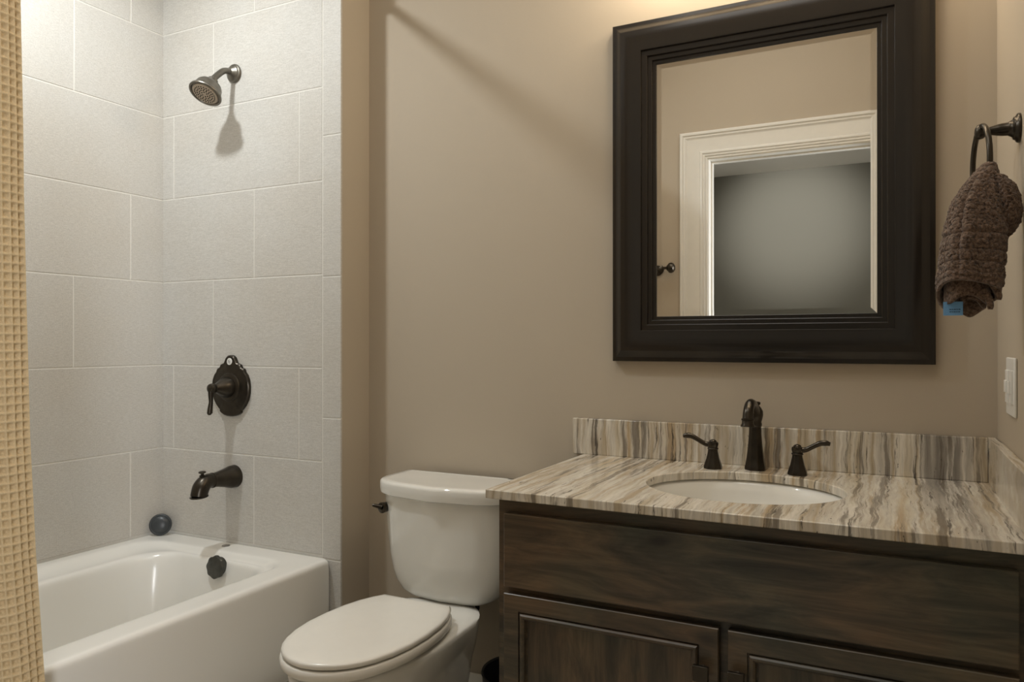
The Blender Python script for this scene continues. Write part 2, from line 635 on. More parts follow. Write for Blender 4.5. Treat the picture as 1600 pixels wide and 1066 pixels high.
# ------------------------------------------------------------------ bathtub
RIM = -0.704
tub = thing('bathtub', 'white alcove bathtub with a plain apron, below the bronze tub spout', 'bathtub', (-2.03, 1.16, FL))
TX0, TX1, TY0, TY1 = -2.4318, -1.632, 0.393, 1.9245
rg = [rrect(TX0, TX1, TY0, TY1, 0.012, FL),
      rrect(TX0, TX1, TY0, TY1, 0.012, RIM - 0.10),
      rrect(TX0, TX1, TY0, TY1, 0.014, RIM - 0.022),
      rrect(TX0, TX1 - 0.002, TY0, TY1, 0.016, RIM - 0.009),
      rrect(TX0 + 0.002, TX1 - 0.010, TY0 + 0.002, TY1 - 0.002, 0.018, RIM - 0.001),
      rrect(TX0 + 0.006, TX1 - 0.020, TY0 + 0.006, TY1 - 0.006, 0.02, RIM),
      rrect(-2.392, -1.722, 0.47, 1.842, 0.085, RIM),
      rrect(-2.380, -1.728, 0.48, 1.832, 0.09, RIM - 0.002),
      rrect(-2.352, -1.733, 0.49, 1.822, 0.10, RIM - 0.015),
      rrect(-2.318, -1.737, 0.50, 1.814, 0.115, RIM - 0.020),
      rrect(-2.300, -1.741, 0.51, 1.808, 0.12, RIM - 0.019),
      rrect(-2.288, -1.748, 0.52, 1.800, 0.125, RIM - 0.026),
      rrect(-2.280, -1.758, 0.54, 1.794, 0.13, RIM - 0.050),
      rrect(-2.262, -1.778, 0.62, 1.770, 0.13, RIM - 0.17),
      rrect(-2.242, -1.798, 0.70, 1.745, 0.13, RIM - 0.30),
      rrect(-2.225, -1.815, 0.75, 1.725, 0.13, RIM - 0.345),
      rrect(-2.190, -1.850, 0.80, 1.690, 0.12, RIM - 0.365),
      rrect(-2.10, -1.94, 0.95, 1.55, 0.07, RIM - 0.372)]
b = NB(); loft(b, rg); obj('tub_body', b, 'acrylic', tub, 60, [SUB(2)])
b = NB()
OC = (-1.995, 1.800, RIM - 0.040)
d_, a_, b_ = frame_of((0, -1, 0.12))
rings = []
for t, r, s in ((0, 0.031, 0), (0.012, 0.031, 0), (0.014, 0.036, 0.0015), (0.022, 0.037, 0.0018), (0.026, 0.035, 0.0015), (0.028, 0.031, 0.001), (0.0285, 0.012, 0), (0.0285, 0.001, 0)):
    rings.append([Vector(OC) + d_ * t + (a_ * math.cos(2 * PI * i / 64) + b_ * math.sin(2 * PI * i / 64)) * (r + s * math.cos(8 * 2 * PI * i / 64)) for i in range(64)])
loft(b, rings)
o = obj('overflow_cover', b, 'bronze_m', tub)
o['label'] = 'dark bronze scalloped overflow cover'
b = NB()
lathe(b, (-2.06, 1.883, RIM - 0.002), (0, 0, 1), [(0, 0.014), (0.0035, 0.014), (0.0045, 0.012), (0.0045, 0.001)], 28)
o = obj('deck_plug', b, 'chrome', tub)
o['label'] = 'small grey round plug in the tub deck'
b = NB()
lathe(b, (-2.02, 1.60, RIM - 0.372), (0, 0, 1), [(0, 0.038), (0.004, 0.037), (0.006, 0.03), (0.004, 0.02), (0.004, 0.001)], 32)
obj('drain', b, 'bronze', tub)

# stopper leaning in the corner of the tub deck
b = NB()
ax = Vector((0.62, -0.74, 0.22)).normalized()
ctr = Vector((-2.384, 1.876, RIM + 0.0395))
lathe(b, ctr - ax * 0.008, ax, [(0, 0.034), (0.003, 0.0385), (0.007, 0.039), (0.010, 0.0365), (0.0115, 0.034), (0.0105, 0.031), (0.016, 0.026), (0.0195, 0.016), (0.0205, 0.006), (0.0207, 0.001)], 40)
tag(obj('tub_stopper', b, 'rubber'), 'round dark grey rubber stopper leaning in the tub corner', 'stopper')

# ------------------------------------------------------------------ shower fittings on the tiled end wall
FX = -2.066
sh = thing('wall_shower', 'dark bronze bell shower head on a short bent arm high on the tile', 'shower head', (FX, YT, 0.945))
b = NB()
lathe(b, (FX, YT, 0.947), (0, -1, 0), [(0, 0.031), (0.004, 0.033), (0.008, 0.031), (0.010, 0.026), (0.014, 0.025), (0.017, 0.020), (0.024, 0.0125), (0.026, 0.001)], 36)
obj('flange', b, 'bronze_l', sh)
b = NB()
HC = Vector((FX, 1.7989, 0.8402))
TH = 0.53
hn = Vector((0, -math.sin(TH), -math.cos(TH)))
tip = HC - hn * 0.062
tube(b, [(FX, YT - 0.01, 0.947), (FX, 1.895, 0.947), (FX, 1.872, 0.938), tuple(tip - hn * 0.012), tuple(tip)], [0.0105], 16, 8)
obj('arm', b, 'bronze_l', sh)
b = NB()
lathe(b, tip - hn * 0.004, hn, [(0, 0.012), (0.002, 0.017), (0.010, 0.0175), (0.012, 0.021), (0.016, 0.021), (0.018, 0.0195), (0.0205, 0.029), (0.026, 0.038), (0.035, 0.0435), (0.046, 0.0458), (0.054, 0.0470),
                                (0.059, 0.0500), (0.0625, 0.0545), (0.066, 0.0555), (0.069, 0.0545), (0.070, 0.049), (0.0655, 0.046), (0.0655, 0.001)], 48)
obj('bell', b, 'bronze_l', sh)
b = NB()
lathe(b, HC + hn * 0.000, hn, [(0, 0.043), (0.0025, 0.043), (0.0045, 0.041), (0.0045, 0.001)], 40)
face = obj('spray_face', b, 'nozzle', sh)
face['label'] = 'tan spray face with rings of nozzles'
b = NB()
d_, a_, b_ = frame_of(hn)
for r, n in ((0.010, 6), (0.018, 12), (0.026, 18), (0.034, 24)):
    for i in range(n):
        a = 2 * PI * (i + 0.5 * (r > 0.02)) / n
        c = HC + hn * 0.0044 + (d_ * 0 + a_ * math.cos(a) + b_ * math.sin(a)) * r
        lathe(b, c, hn, [(0, 0.0021), (0.0022, 0.0016), (0.0022, 0.0003)], 8)
o = obj('nozzle_ring', b, 'black', face)

VX, VZ = -2.076, -0.157
va = thing('shower_valve', 'dark bronze shower valve with an ornate oval plate and hanging lever', 'shower valve', (VX, YT, VZ))


def escutcheon():
    half = [(0.0, 0.113), (0.012, 0.111), (0.021, 0.104), (0.026, 0.094), (0.030, 0.086), (0.040, 0.082), (0.046, 0.080), (0.050, 0.073), (0.054, 0.068),
            (0.062, 0.066), (0.066, 0.060), (0.069, 0.053), (0.078, 0.044), (0.086, 0.026), (0.0895, 0.004), (0.088, -0.020), (0.081, -0.044), (0.069, -0.063),
            (0.056, -0.076), (0.0495, -0.081), (0.050, -0.087), (0.044, -0.092), (0.030, -0.0985), (0.014, -0.1015), (0.0, -0.102)]
    return half + [(-x, z) for x, z in reversed(half[1:-1])]


out = escutcheon()
b = NB()
rings = []
for d, s in ((0.0, 1.0), (0.010, 1.0), (0.013, 0.965), (0.0125, 0.92), (0.014, 0.80), (0.016, 0.6)):
    rings.append([(VX + x * s, YT - d, VZ + z * s) for x, z in out])
loft(b, rings)
obj('escutcheon', b, 'bronze', va, 40)
b = NB()
lathe(b, (VX, YT - 0.015, VZ), (0, -1, 0), [(0, 0.052), (0.004, 0.050), (0.007, 0.044), (0.008, 0.036), (0.018, 0.0345), (0.030, 0.031), (0.046, 0.022), (0.058, 0.015), (0.062, 0.0135), (0.064, 0.016), (0.068, 0.016), (0.070, 0.012), (0.070, 0.001)], 40)
obj('hub', b, 'bronze', va)
b = NB()
yl = YT - 0.094
lathe(b, (VX, YT - 0.082, VZ), (0, -1, 0), [(0, 0.010), (0.002, 0.016), (0.010, 0.0175), (0.017, 0.015), (0.021, 0.009), (0.022, 0.001)], 28)
tube(b, [(VX, yl, VZ), (VX, yl - 0.001, VZ - 0.024), (VX + 0.001, yl - 0.001, VZ - 0.045), (VX, yl - 0.003, VZ - 0.066), (VX - 0.001, yl - 0.004, VZ - 0.084), (VX, yl - 0.003, VZ - 0.090)],
     [0.010, 0.0085, 0.007, 0.0085, 0.0095, 0.004], 14, 6)
obj('lever', b, 'bronze', va)
b = NB()
bz = VZ + 0.090
lathe(b, (VX, YT - 0.011, bz), (0, -1, 0), [(0, 0.0125), (0.003, 0.0125), (0.004, 0.0115), (0.004, 0.001)], 28)
o = obj('index_button', b, 'white', va)
o['label'] = 'round white temperature button'
b = NB()
for x0, z0, x1, z1 in ((-0.004, 0.005, -0.004, -0.004), (-0.004, 0.005, 0.001, 0.005), (0.003, 0.003, 0.003, -0.005), (-0.001, -0.005, 0.004, -0.005), (-0.001, 0.0, 0.004, 0.0)):
    tube(b, [(VX + x0, YT - 0.0152, bz + z0), (VX + x1, YT - 0.0152, bz + z1)], [0.0006], 6, 1)
obj('index_mark', b, 'ink', o)

sp = thing('tub_spout', 'dark bronze tub spout with a pull-up diverter knob, over the tub rim', 'tub spout', (FX, YT, -0.47))
b = NB()
tube(b, [(FX, YT, -0.470), (FX, YT - 0.02, -0.470), (FX, YT - 0.045, -0.4695), (FX, YT - 0.075, -0.469), (FX, YT - 0.093, -0.469)], [0.0400, 0.0385, 0.032, 0.026, 0.0235], 32, 6)
lathe(b, (FX, YT - 0.092, -0.469), (0, -1, 0), [(0, 0.0235), (0.002, 0.026), (0.007, 0.026), (0.009, 0.0235)], 32)
tube(b, [(FX, YT - 0.098, -0.469), (FX, YT - 0.113, -0.468), (FX, YT - 0.130, -0.473), (FX, YT - 0.143, -0.486), (FX, YT - 0.150, -0.503), (FX, YT - 0.152, -0.5135)], [0.0235, 0.0245, 0.0265, 0.028, 0.0275, 0.0275], 32, 8)
lathe(b, (FX, YT - 0.152, -0.512), (0, 0.12, -1), [(0, 0.0275), (0.0015, 0.0300), (0.004, 0.0300), (0.005, 0.027), (0.003, 0.022), (0.003, 0.001)], 32)
obj('spout_body', b, 'bronze', sp, 45)
b = NB()
lathe(b, (FX, YT - 0.137, -0.460), (0, -0.08, 1), [(0, 0.009), (0.010, 0.008), (0.012, 0.0105), (0.014, 0.0105), (0.016, 0.0055), (0.021, 0.0055), (0.023, 0.012), (0.026, 0.0125), (0.028, 0.010), (0.029, 0.001)], 24)
obj('diverter_knob', b, 'bronze', sp)

# ------------------------------------------------------------------ shower curtain and its rod
RX, RZ = -1.60, 1.205
rod = thing('curtain_rod', 'straight dark bronze shower curtain rod above the tub front edge', 'curtain rod', (RX, 1.16, RZ))
b = NB(); tube(b, [(RX, 0.395, RZ), (RX, 1.16, RZ), (RX, YT - 0.0005, RZ)], [0.0125], 20, 4); obj('rod', b, 'bronze', rod)
for y, s in ((0.391, 1), (YT, -1)):
    b = NB(); lathe(b, (RX, y, RZ), (0, s, 0), [(0, 0.034), (0.004, 0.034), (0.014, 0.022), (0.026, 0.016), (0.028, 0.001)], 28); obj('rod_flange', b, 'bronze', rod)

cur = thing('shower_curtain', 'tan waffle weave shower curtain gathered in folds beside the tub', 'shower curtain', (-1.58, 0.68, RZ - 0.04))
EDGE = [(1.17, 0.884), (0.69, 0.9032), (0.43, 0.9075), (0.30, 0.9085), (0.07, 0.914), (-0.19, 0.922), (-0.43, 0.935), (-0.48, 0.939), (-0.70, 0.955), (-1.14, 0.985)]


def interp(tab, z):
    if z >= tab[0][0]:
        return tab[0][1]
    for (z0, y0), (z1, y1) in zip(tab, tab[1:]):
        if z >= z1:
            f = (z0 - z) / (z0 - z1)
            return y0 + (y1 - y0) * f
    return tab[-1][1]


def curtain_mesh(x_of, edge, y0, top, bot, folds, amp, cw, ch, per, relief):
    # arc length along one representative section, so that cells keep their size through the folds
    ns = 4000
    sec = []
    for i in range(ns + 1):
        s = i / ns
        sec.append((amp * math.sin(2 * PI * folds * (1 - s)) * (0.55 + 0.45 * math.sin(1.7 + 9 * s)), y0 + (edge(0) - y0) * s))
    arc = [0]
    for p, q in zip(sec, sec[1:]):
        arc.append(arc[-1] + math.hypot(p[0] - q[0], p[1] - q[1]))
    L = arc[-1]
    nu = int(round(L / cw)) * per
    nv = int(round((top - bot) / ch)) * per
    ss = []
    j = 0
    for i in range(nu + 1):
        t = L * (1 - i / nu)
        t = L - t
        while j < ns and arc[j + 1] < t:
            j += 1
        j = min(j, ns - 1)
        ss.append((j + (t - arc[j]) / max(1e-9, arc[j + 1] - arc[j])) / ns)
    V, F = [], []
    for iv in range(nv + 1):
        z = top + (bot - top) * iv / nv
        ye = edge(z)
        rv = (iv % per) / per
        rv = min(rv, 1 - rv)
        gv = (0.5 + 0.5 * math.cos(2 * PI * rv)) ** 1.6
        for iu, s in enumerate(ss):
            sway = 0.5 + 0.5 * min(1, (top - z) / 0.9)
            ph = 2 * PI * folds * (1 - s)
            am = amp * (0.55 + 0.45 * math.sin(1.7 + 9 * s)) * (0.75 + 0.25 * sway)
            x = x_of(z) + am * math.sin(ph) + 0.003 * math.sin(3.1 * z + 20 * s)
            y = y0 + (ye - y0) * s
            dx = -am * math.cos(ph) * 2 * PI * folds
            dy = (ye - y0)
            ln = math.hypot(dx, dy)
            ru = (iu % per) / per
            ru = min(ru, 1 - ru)
            gu = (0.5 + 0.5 * math.cos(2 * PI * ru)) ** 1.6
            h = relief * (max(gu, gv) - 0.5)
            V.append((x + dy / ln * h, y - dx / ln * h, z))
    n = nu + 1
    for iv in range(nv):
        for iu in range(nu):
            a = iv * n + iu
            F.append((a, a + 1, a + n + 1, a + n))
    return V, F


def pydata(name, V, F, mat, parent, smooth=None):
    off = Vector((0, 0, H)) - (wloc(parent) if parent else Vector((0, 0, 0)))
    me = bpy.data.meshes.new(name)
    me.from_pydata([(x + off.x, y + off.y, z + off.z) for x, y, z in V], [], F)
    me.materials.append(M[mat])
    me.shade_smooth()
    o = bpy.data.objects.new(name, me)
    COL.objects.link(o)
    if parent:
        o.parent = parent
    return o


V, F = curtain_mesh(lambda z: -1.565, lambda z: interp(EDGE, z), 0.43, 1.17, -1.135, 4.1, 0.026, 0.0150, 0.0175, 8, 0.0085)
pydata('waffle_panel', V, F, 'waffle', cur)
V, F = curtain_mesh(lambda z: -1.606, lambda z: 0.928 if z > 0.10 else 0.928 - min(0.05, (0.10 - z) * 0.12), 0.43, 1.17, -0.80, 4.6, 0.010, 0.02, 0.05, 1, 0.0)
o = pydata('curtain_liner', V, F, 'liner', cur)
o['label'] = 'plain pale liner inside the waffle curtain'
ring0 = None
for i in range(9):
    y = 0.445 + i * 0.053
    if ring0 is None:
        b = NB(); torus(b, (RX, y, RZ - 0.021), 0.038, 0.019, 0.0018, (0, 0, 1), (1, 0, 0), 28, 8)
        ring0 = obj('curtain_ring', b, 'bronze')
        r_ = ring0
    else:
        r_ = ring0.copy()
        COL.objects.link(r_)
        r_.location.y = i * 0.053
    tag(r_, 'thin bronze curtain ring on the shower rod', 'curtain ring', 'curtain rings on the shower rod')

# ------------------------------------------------------------------ toilet
TXC = -1.185
toi = thing('toilet', 'white two-piece toilet with closed lid between tub and vanity', 'toilet', (TXC, 1.60, FL))


def tank_ring(w, yf, bow, z, yb=2.052, n=40, rc=0.035):
    """D-shaped section: flat back, bowed front, rounded front corners; superellipse exponent keeps it full"""
    pts = []
    for i in range(n + 1):
        a = PI * i / n
        c, s = math.cos(a), math.sin(a)
        e = 0.22
        x = w * math.copysign(abs(c) ** e, c)
        f = abs(s) ** 0.22
        yfront = yf + bow * (x / w) ** 2
        pts.append((TXC + x, yb - (yb - yfront) * f, z))
    pts += [(TXC - w * t, yb, z) for t in (-0.6, -0.2, 0.2, 0.6)][::1]
    return pts


b = NB()
prof = [(-0.7690, 0.080, 1.915, 0.010), (-0.7675, 0.110, 1.893, 0.016), (-0.760, 0.138, 1.877, 0.024), (-0.745, 0.164, 1.864, 0.032), (-0.720, 0.184, 1.855, 0.040),
        (-0.69, 0.197, 1.849, 0.046), (-0.64, 0.2075, 1.843, 0.051), (-0.56, 0.216, 1.836, 0.055), (-0.47, 0.222, 1.828, 0.059), (-0.455, 0.223, 1.827, 0.059)]
loft(b, [tank_ring(w_, yf, bw, z, 2.052) for z, w_, yf, bw in prof])
obj('tank', b, 'porcelain', toi, 50)
b = NB()
prof = [(-0.4575, 0.228, 1.818, 0.060), (-0.455, 0.2315, 1.814, 0.061), (-0.440, 0.233, 1.812, 0.061), (-0.425, 0.233, 1.812, 0.061), (-0.4195, 0.2315, 1.814, 0.061), (-0.4165, 0.228, 1.818, 0.060),
        (-0.416, 0.21, 1.838, 0.054), (-0.4175, 0.18, 1.865, 0.048)]
loft(b, [tank_ring(w_, yf, bw, z, 2.058 if z < -0.42 else 2.052) for z, w_, yf, bw in prof])
obj('tank_lid', b, 'porcelain', toi, 40)
b = NB()
lx, ly, lz = TXC - 0.196, 1.874, -0.502
lathe(b, (lx, ly + 0.016, lz), (-0.12, -1, 0), [(0, 0.015), (0.014, 0.015), (0.018, 0.0165), (0.026, 0.0165), (0.028, 0.013), (0.028, 0.001)], 24)
tube(b, [(lx, ly - 0.012, lz + 0.002), (lx - 0.010, ly - 0.016, lz + 0.005), (lx - 0.020, ly - 0.022, lz + 0.008), (lx - 0.026, ly - 0.026, lz + 0.009)], [0.0075, 0.0065, 0.0055, 0.0035], 12, 5)
o = obj('flush_lever', b, 'bronze', toi)
o['label'] = 'dark bronze flush lever'

SEAT = [(1.2527, 0.0), (1.257, 0.030), (1.264, 0.051), (1.278, 0.077), (1.2975, 0.100), (1.322, 0.120), (1.35, 0.135), (1.40, 0.152), (1.46, 0.162), (1.53, 0.1635), (1.60, 0.157), (1.65, 0.146), (1.69, 0.130), (1.712, 0.117), (1.7235, 0.106)]
SEAT = [(1.7528 - (1.7528 - y * 1.017) * 0.968, x * 0.99) for y, x in SEAT]
SXC = -1.181


def seat_outline(grow, z, yb_extra=0.0, yscale=1.0):
    half = []
    cy = 1.5
    for y, x in SEAT:
        half.append((y, x))
    pts = [(SXC + x, y, z) for y, x in half] + [(SXC - x, y, z) for y, x in reversed(half[1:])]
    res = []
    n = len(pts)
    for i in range(n):
        p0, p1 = Vector(pts[i - 1]), Vector(pts[(i + 1) % n])
        t = (p1 - p0)
        nn = Vector((t.y, -t.x, 0))
        if nn.length > 0:
            nn.normalize()
        q = Vector(pts[i]) + nn * max(grow, -0.01)
        if grow < -0.01:
            k = 1 + (grow + 0.01) / 0.16
            q.x = SXC + (q.x - SXC) * k
            q.y = 1.515 + (q.y - 1.515) * k
        if q.y > 1.7528 + yb_extra:
            q.y = 1.7528 + yb_extra
        res.append((q.x, q.y, q.z))
    return res


b = NB()
loft(b, [seat_outline(-0.006, -0.7285), seat_outline(-0.001, -0.7275), seat_outline(0.0, -0.7250), seat_outline(0.0, -0.7195), seat_outline(-0.002, -0.7165), seat_outline(-0.007, -0.7145), seat_outline(-0.020, -0.7125), seat_outline(-0.055, -0.7115), seat_outline(-0.09, -0.7110)])
obj('lid', b, 'plastic', toi, 50)
b = NB()
loft(b, [seat_outline(-0.012, -0.7565), seat_outline(0.000, -0.7560), seat_outline(0.003, -0.7530), seat_outline(0.004, -0.744), seat_outline(0.003, -0.7355), seat_outline(-0.001, -0.7325), seat_outline(-0.010, -0.7320), seat_outline(-0.03, -0.7320)])
obj('seat', b, 'plastic', toi, 50)
for s in (-1, 1):
    b = NB()
    tube(b, [(SXC + s * 0.074 - 0.022, 1.765, -0.736), (SXC + s * 0.074 + 0.022, 1.765, -0.736)], [0.0125], 20, 1)
    lathe(b, (SXC + s * 0.074, 1.772, -0.768), (0, 0, 1), [(0, 0.018), (0.02, 0.018), (0.036, 0.014), (0.037, 0.001)], 20)
    obj('hinge', b, 'plastic', toi)


def bowl_ring(z, yf, yb, w, wb, n=56):
    """horizontal section: egg front, squarer back of half-width wb"""
    pts = []
    ym = yf + (yb - yf) * 0.52
    for i in range(n):
        a = 2 * PI * i / n
        c, s = math.cos(a), math.sin(a)
        if s <= 0:
            x = w * c
            y = ym + (ym - yf) * s
        else:
            e = 0.26
            ww = w + (wb - w) * (s ** 1.2)
            x = ww * math.copysign(abs(c) ** e, c)
            y = ym + (yb - ym) * s ** e
        pts.append((SXC + x, y, z))
    return pts


b = NB()
loft(b, [bowl_ring(FL, 1.55, 1.93, 0.105, 0.095), bowl_ring(FL + 0.03, 1.55, 1.93, 0.103, 0.093), bowl_ring(FL + 0.08, 1.545, 1.925, 0.096, 0.082), bowl_ring(FL + 0.15, 1.52, 1.92, 0.094, 0.070),
         bowl_ring(FL + 0.21, 1.475, 1.935, 0.108, 0.067), bowl_ring(FL + 0.27, 1.415, 1.935, 0.128, 0.067), bowl_ring(FL + 0.31, 1.360, 1.935, 0.147, 0.068), bowl_ring(FL + 0.345, 1.318, 1.935, 0.160, 0.069),
         bowl_ring(FL + 0.37, 1.300, 1.937, 0.165, 0.070), bowl_ring(-0.780, 1.295, 1.938, 0.167, 0.071), bowl_ring(-0.770, 1.295, 1.938, 0.167, 0.071), bowl_ring(-0.7655, 1.300, 1.913, 0.163, 0.068), bowl_ring(-0.7640, 1.335, 1.90, 0.13, 0.068)])
obj('bowl', b, 'porcelain', toi, 60)
b = NB()
for s in (-1, 1):
    pass
lathe(b, (TXC + 0.094, 1.935, -0.789), (0, 0, 1), [(0, 0.005), (0.006, 0.007), (0.016, 0.007), (0.026, 0.005)], 12)
obj('tank_bolt', b, 'black', toi)

# ------------------------------------------------------------------ waste bin
bx_, by_ = -0.905, 1.86
b = NB()
lathe(b, (bx_, by_, FL), (0, 0, 1), [(0, 0.088), (0.004, 0.092), (0.255, 0.112), (0.262, 0.115), (0.266, 0.113), (0.262, 0.109), (0.02, 0.088), (0.018, 0.001)], 48)
tag(obj('waste_bin', b, 'black'), 'round black waste bin between the toilet and the vanity', 'waste bin')

# ------------------------------------------------------------------ vanity cabinet
CX0, CY0 = -0.786, 1.494
van = thing('vanity_cabinet', 'dark stained knotty wood vanity cabinet under the stone countertop', 'cabinet', (-0.28, 1.78, FL))
b = NB()
for q in ((CX0, CX0 + 0.018, CY0 + 0.02, YW - 0.012, FL + 0.10, -0.3455), (XR - 0.020, XR - 0.002, CY0 + 0.02, YW - 0.012, FL + 0.10, -0.3455),
          (CX0 + 0.018, XR - 0.020, YW - 0.024, YW - 0.012, FL + 0.10, -0.3455), (CX0 + 0.018, XR - 0.020, CY0 + 0.02, YW - 0.024, FL + 0.10, FL + 0.118)):
    box(b, *q)                                                                # open-topped carcass
box(b, CX0 + 0.02, XR - 0.002, CY0 + 0.075, YW - 0.012, FL, FL + 0.10)        # toe kick
obj('carcass', b, 'wood_v', van, 30)
b = NB()
fy0, fy1 = CY0, CY0 + 0.02
box(b, CX0, CX0 + 0.035, fy0, fy1, FL + 0.10, -0.3455)
box(b, XR - 0.037, XR - 0.002, fy0, fy1, FL + 0.10, -0.3455)
box(b, CX0 + 0.035, XR - 0.037, fy0, fy1, -0.385, -0.3455)
box(b, CX0 + 0.035, XR - 0.037, fy0, fy1, -0.565, -0.530)
box(b, CX0 + 0.035, XR - 0.037, fy0, fy1, FL + 0.10, FL + 0.145)
box(b, -0.312, -0.270, fy0, fy1, FL + 0.145, -0.565)
obj('face_frame', b, 'wood_h', van, 30)
b = NB(); box(b, -0.7650, 0.1865, CY0 - 0.020, CY0 - 0.0005, -0.5375, -0.3755)
obj('drawer_front', b, 'wood_h', van, 30, [BV(0.0025)])


def door(x0, x1, kx):
    z1, z0 = -0.5515, FL + 0.125
    y1, y0 = CY0 - 0.0005, CY0 - 0.020
    R = 0.048
    bm = NB()
    # frame: flat stiles and rails, a raised inner bead, then a step down to the panel
    sweep_frame(bm, x0, x1, z0, z1, y1, [(0.0, 0.0), (0.0, 0.0175), (0.0015, 0.0195), (R - 0.012, 0.0195), (R - 0.0112, 0.0150), (R - 0.0090, 0.0150), (R - 0.0078, 0.0205), (R - 0.0048, 0.0236), (R - 0.001, 0.0238),
                                         (R + 0.003, 0.0208), (R + 0.005, 0.0120), (R + 0.0065, 0.0120), (R + 0.008, 0.0085), (R + 0.008, 0.0)])
    d = obj('door', bm, 'wood_h', van, 25)
    bm = NB()
    box(bm, x0 + R + 0.002, x1 - R - 0.002, y1 - 0.0105, y1 - 0.003, z0 + R + 0.002, z1 - R - 0.002)
    obj('door_panel', bm, 'wood_v', d, 25)
    bm = NB()
    kz = -0.634
    lathe(bm, (kx, CY0 - 0.019, kz), (0, -1, 0), [(0, 0.0085), (0.003, 0.0085), (0.004, 0.006), (0.019, 0.006)], 16)
    box(bm, kx - 0.0150, kx + 0.0150, CY0 - 0.048, CY0 - 0.038, kz - 0.015, kz + 0.015)
    k_ = obj('knob', bm, 'bronze', d, 30, [BV(0.002)])
    k_['label'] = 'square dark bronze knob'
    return d


door(-0.7650, -0.2990, -0.3280)
door(-0.2815, 0.1865, -0.2620)

# ------------------------------------------------------------------ countertop with backsplashes
CT0, CT1 = -0.345, -0.325
KX0, KX1, KY0, KY1 = -0.8055, XR - 0.0005, 1.464, YW - 0.0005
SX, SY, SA, SB = -0.303, 1.7576, 0.2160, 0.1875
top = thing('countertop', 'veined beige and grey travertine countertop with an oval sink cutout', 'countertop', (-0.3, 1.77, CT0))
n = 160
angs = [2 * PI * i / n for i in range(n)]
cor = [math.atan2(y - SY, x - SX) % (2 * PI) for x in (KX0, KX1) for y in (KY0, KY1)]
for c in cor:
    j = min(range(len(angs)), key=lambda i: abs(angs[i] - c))
    angs[j] = c


def edge_pt(a):
    dx, dy = math.cos(a), math.sin(a)
    t = 1e9
    if dx > 1e-9: t = min(t, (KX1 - SX) / dx)
    if dx < -1e-9: t = min(t, (KX0 - SX) / dx)
    if dy > 1e-9: t = min(t, (KY1 - SY) / dy)
    if dy < -1e-9: t = min(t, (KY0 - SY) / dy)
    return SX + dx * t, SY + dy * t


def ell_pt(a, s=0.0):
    dx, dy = math.cos(a), math.sin(a)
    r = 1 / math.sqrt((dx / (SA + s)) ** 2 + (dy / (SB + s)) ** 2)
    return SX + dx * r, SY + dy * r


bm = NB()
E = [edge_pt(a) for a in angs]
I = [ell_pt(a) for a in angs]
loops = [[(x, y, CT0) for x, y in I], [(x, y, CT0) for x, y in E], [(x, y, CT1) for x, y in E], [(x, y, CT1) for x, y in I]]
L = [[bm.verts.new(p) for p in r] for r in loops]
for q in range(4):
    a, c = L[q], L[(q + 1) % 4]
    for i in range(n):
        j = (i + 1) % n
        bm.faces.new((a[i], a[j], c[j], c[i]))
obj('slab', bm, 'stone', top, 40, [BV(0.0022)])
b = NB(); box(b, -0.8370, XR - 0.0205, YW - 0.0200, YW - 0.0005, CT1, -0.2215); tag(obj('backsplash', b, 'stone', None, 30, [BV(0.0016)]), 'long travertine backsplash standing behind the faucet', 'backsplash')
b = NB(); box(b, XR - 0.0200, XR - 0.0005, 1.470, YW - 0.0005, CT1 + 0.0002, -0.2215); tag(obj('side_splash', b, 'stone', None, 30, [BV(0.0016)]), 'travertine side splash along the right wall below the outlet', 'backsplash')

# ------------------------------------------------------------------ undermount sink
sink = thing('sink', 'white oval undermount sink below the stone cutout', 'sink', (SX, SY, CT0 - 0.16))
b = NB()


def sring(s, z):
    return [(SX + (SA + s) * math.cos(2 * PI * i / 72), SY + (SB + s) * math.sin(2 * PI * i / 72), z) for i in range(72)]


loft(b, [sring(0.030, CT0 - 0.016), sring(0.030, CT0 - 0.0070), sring(0.010, CT0 - 0.0070), sring(0.005, CT0 - 0.012), sring(0.000, CT0 - 0.03), sring(-0.012, CT0 - 0.075), sring(-0.035, CT0 - 0.115),
         sring(-0.075, CT0 - 0.143), sring(-0.115, CT0 - 0.153), sring(-0.16, CT0 - 0.158)], False, True)
obj('basin', b, 'porcelain', sink, 60, [('SOLIDIFY', dict(thickness=0.006, offset=1.0))])
b = NB()
lathe(b, (SX, SY, CT0 - 0.1585), (0, 0, 1), [(0, 0.026), (0.003, 0.0255), (0.004, 0.02), (0.003, 0.014), (0.006, 0.012), (0.007, 0.001)], 32)
o = obj('drain', b, 'bronze', sink); o['label'] = 'dark bronze sink drain'

# ------------------------------------------------------------------ widespread faucet
def octa(bm, org, prof, n=8, phase=PI / 8, bul=0.0):
    return lathe(bm, org, (0, 0, 1), prof, n, True, True, phase)


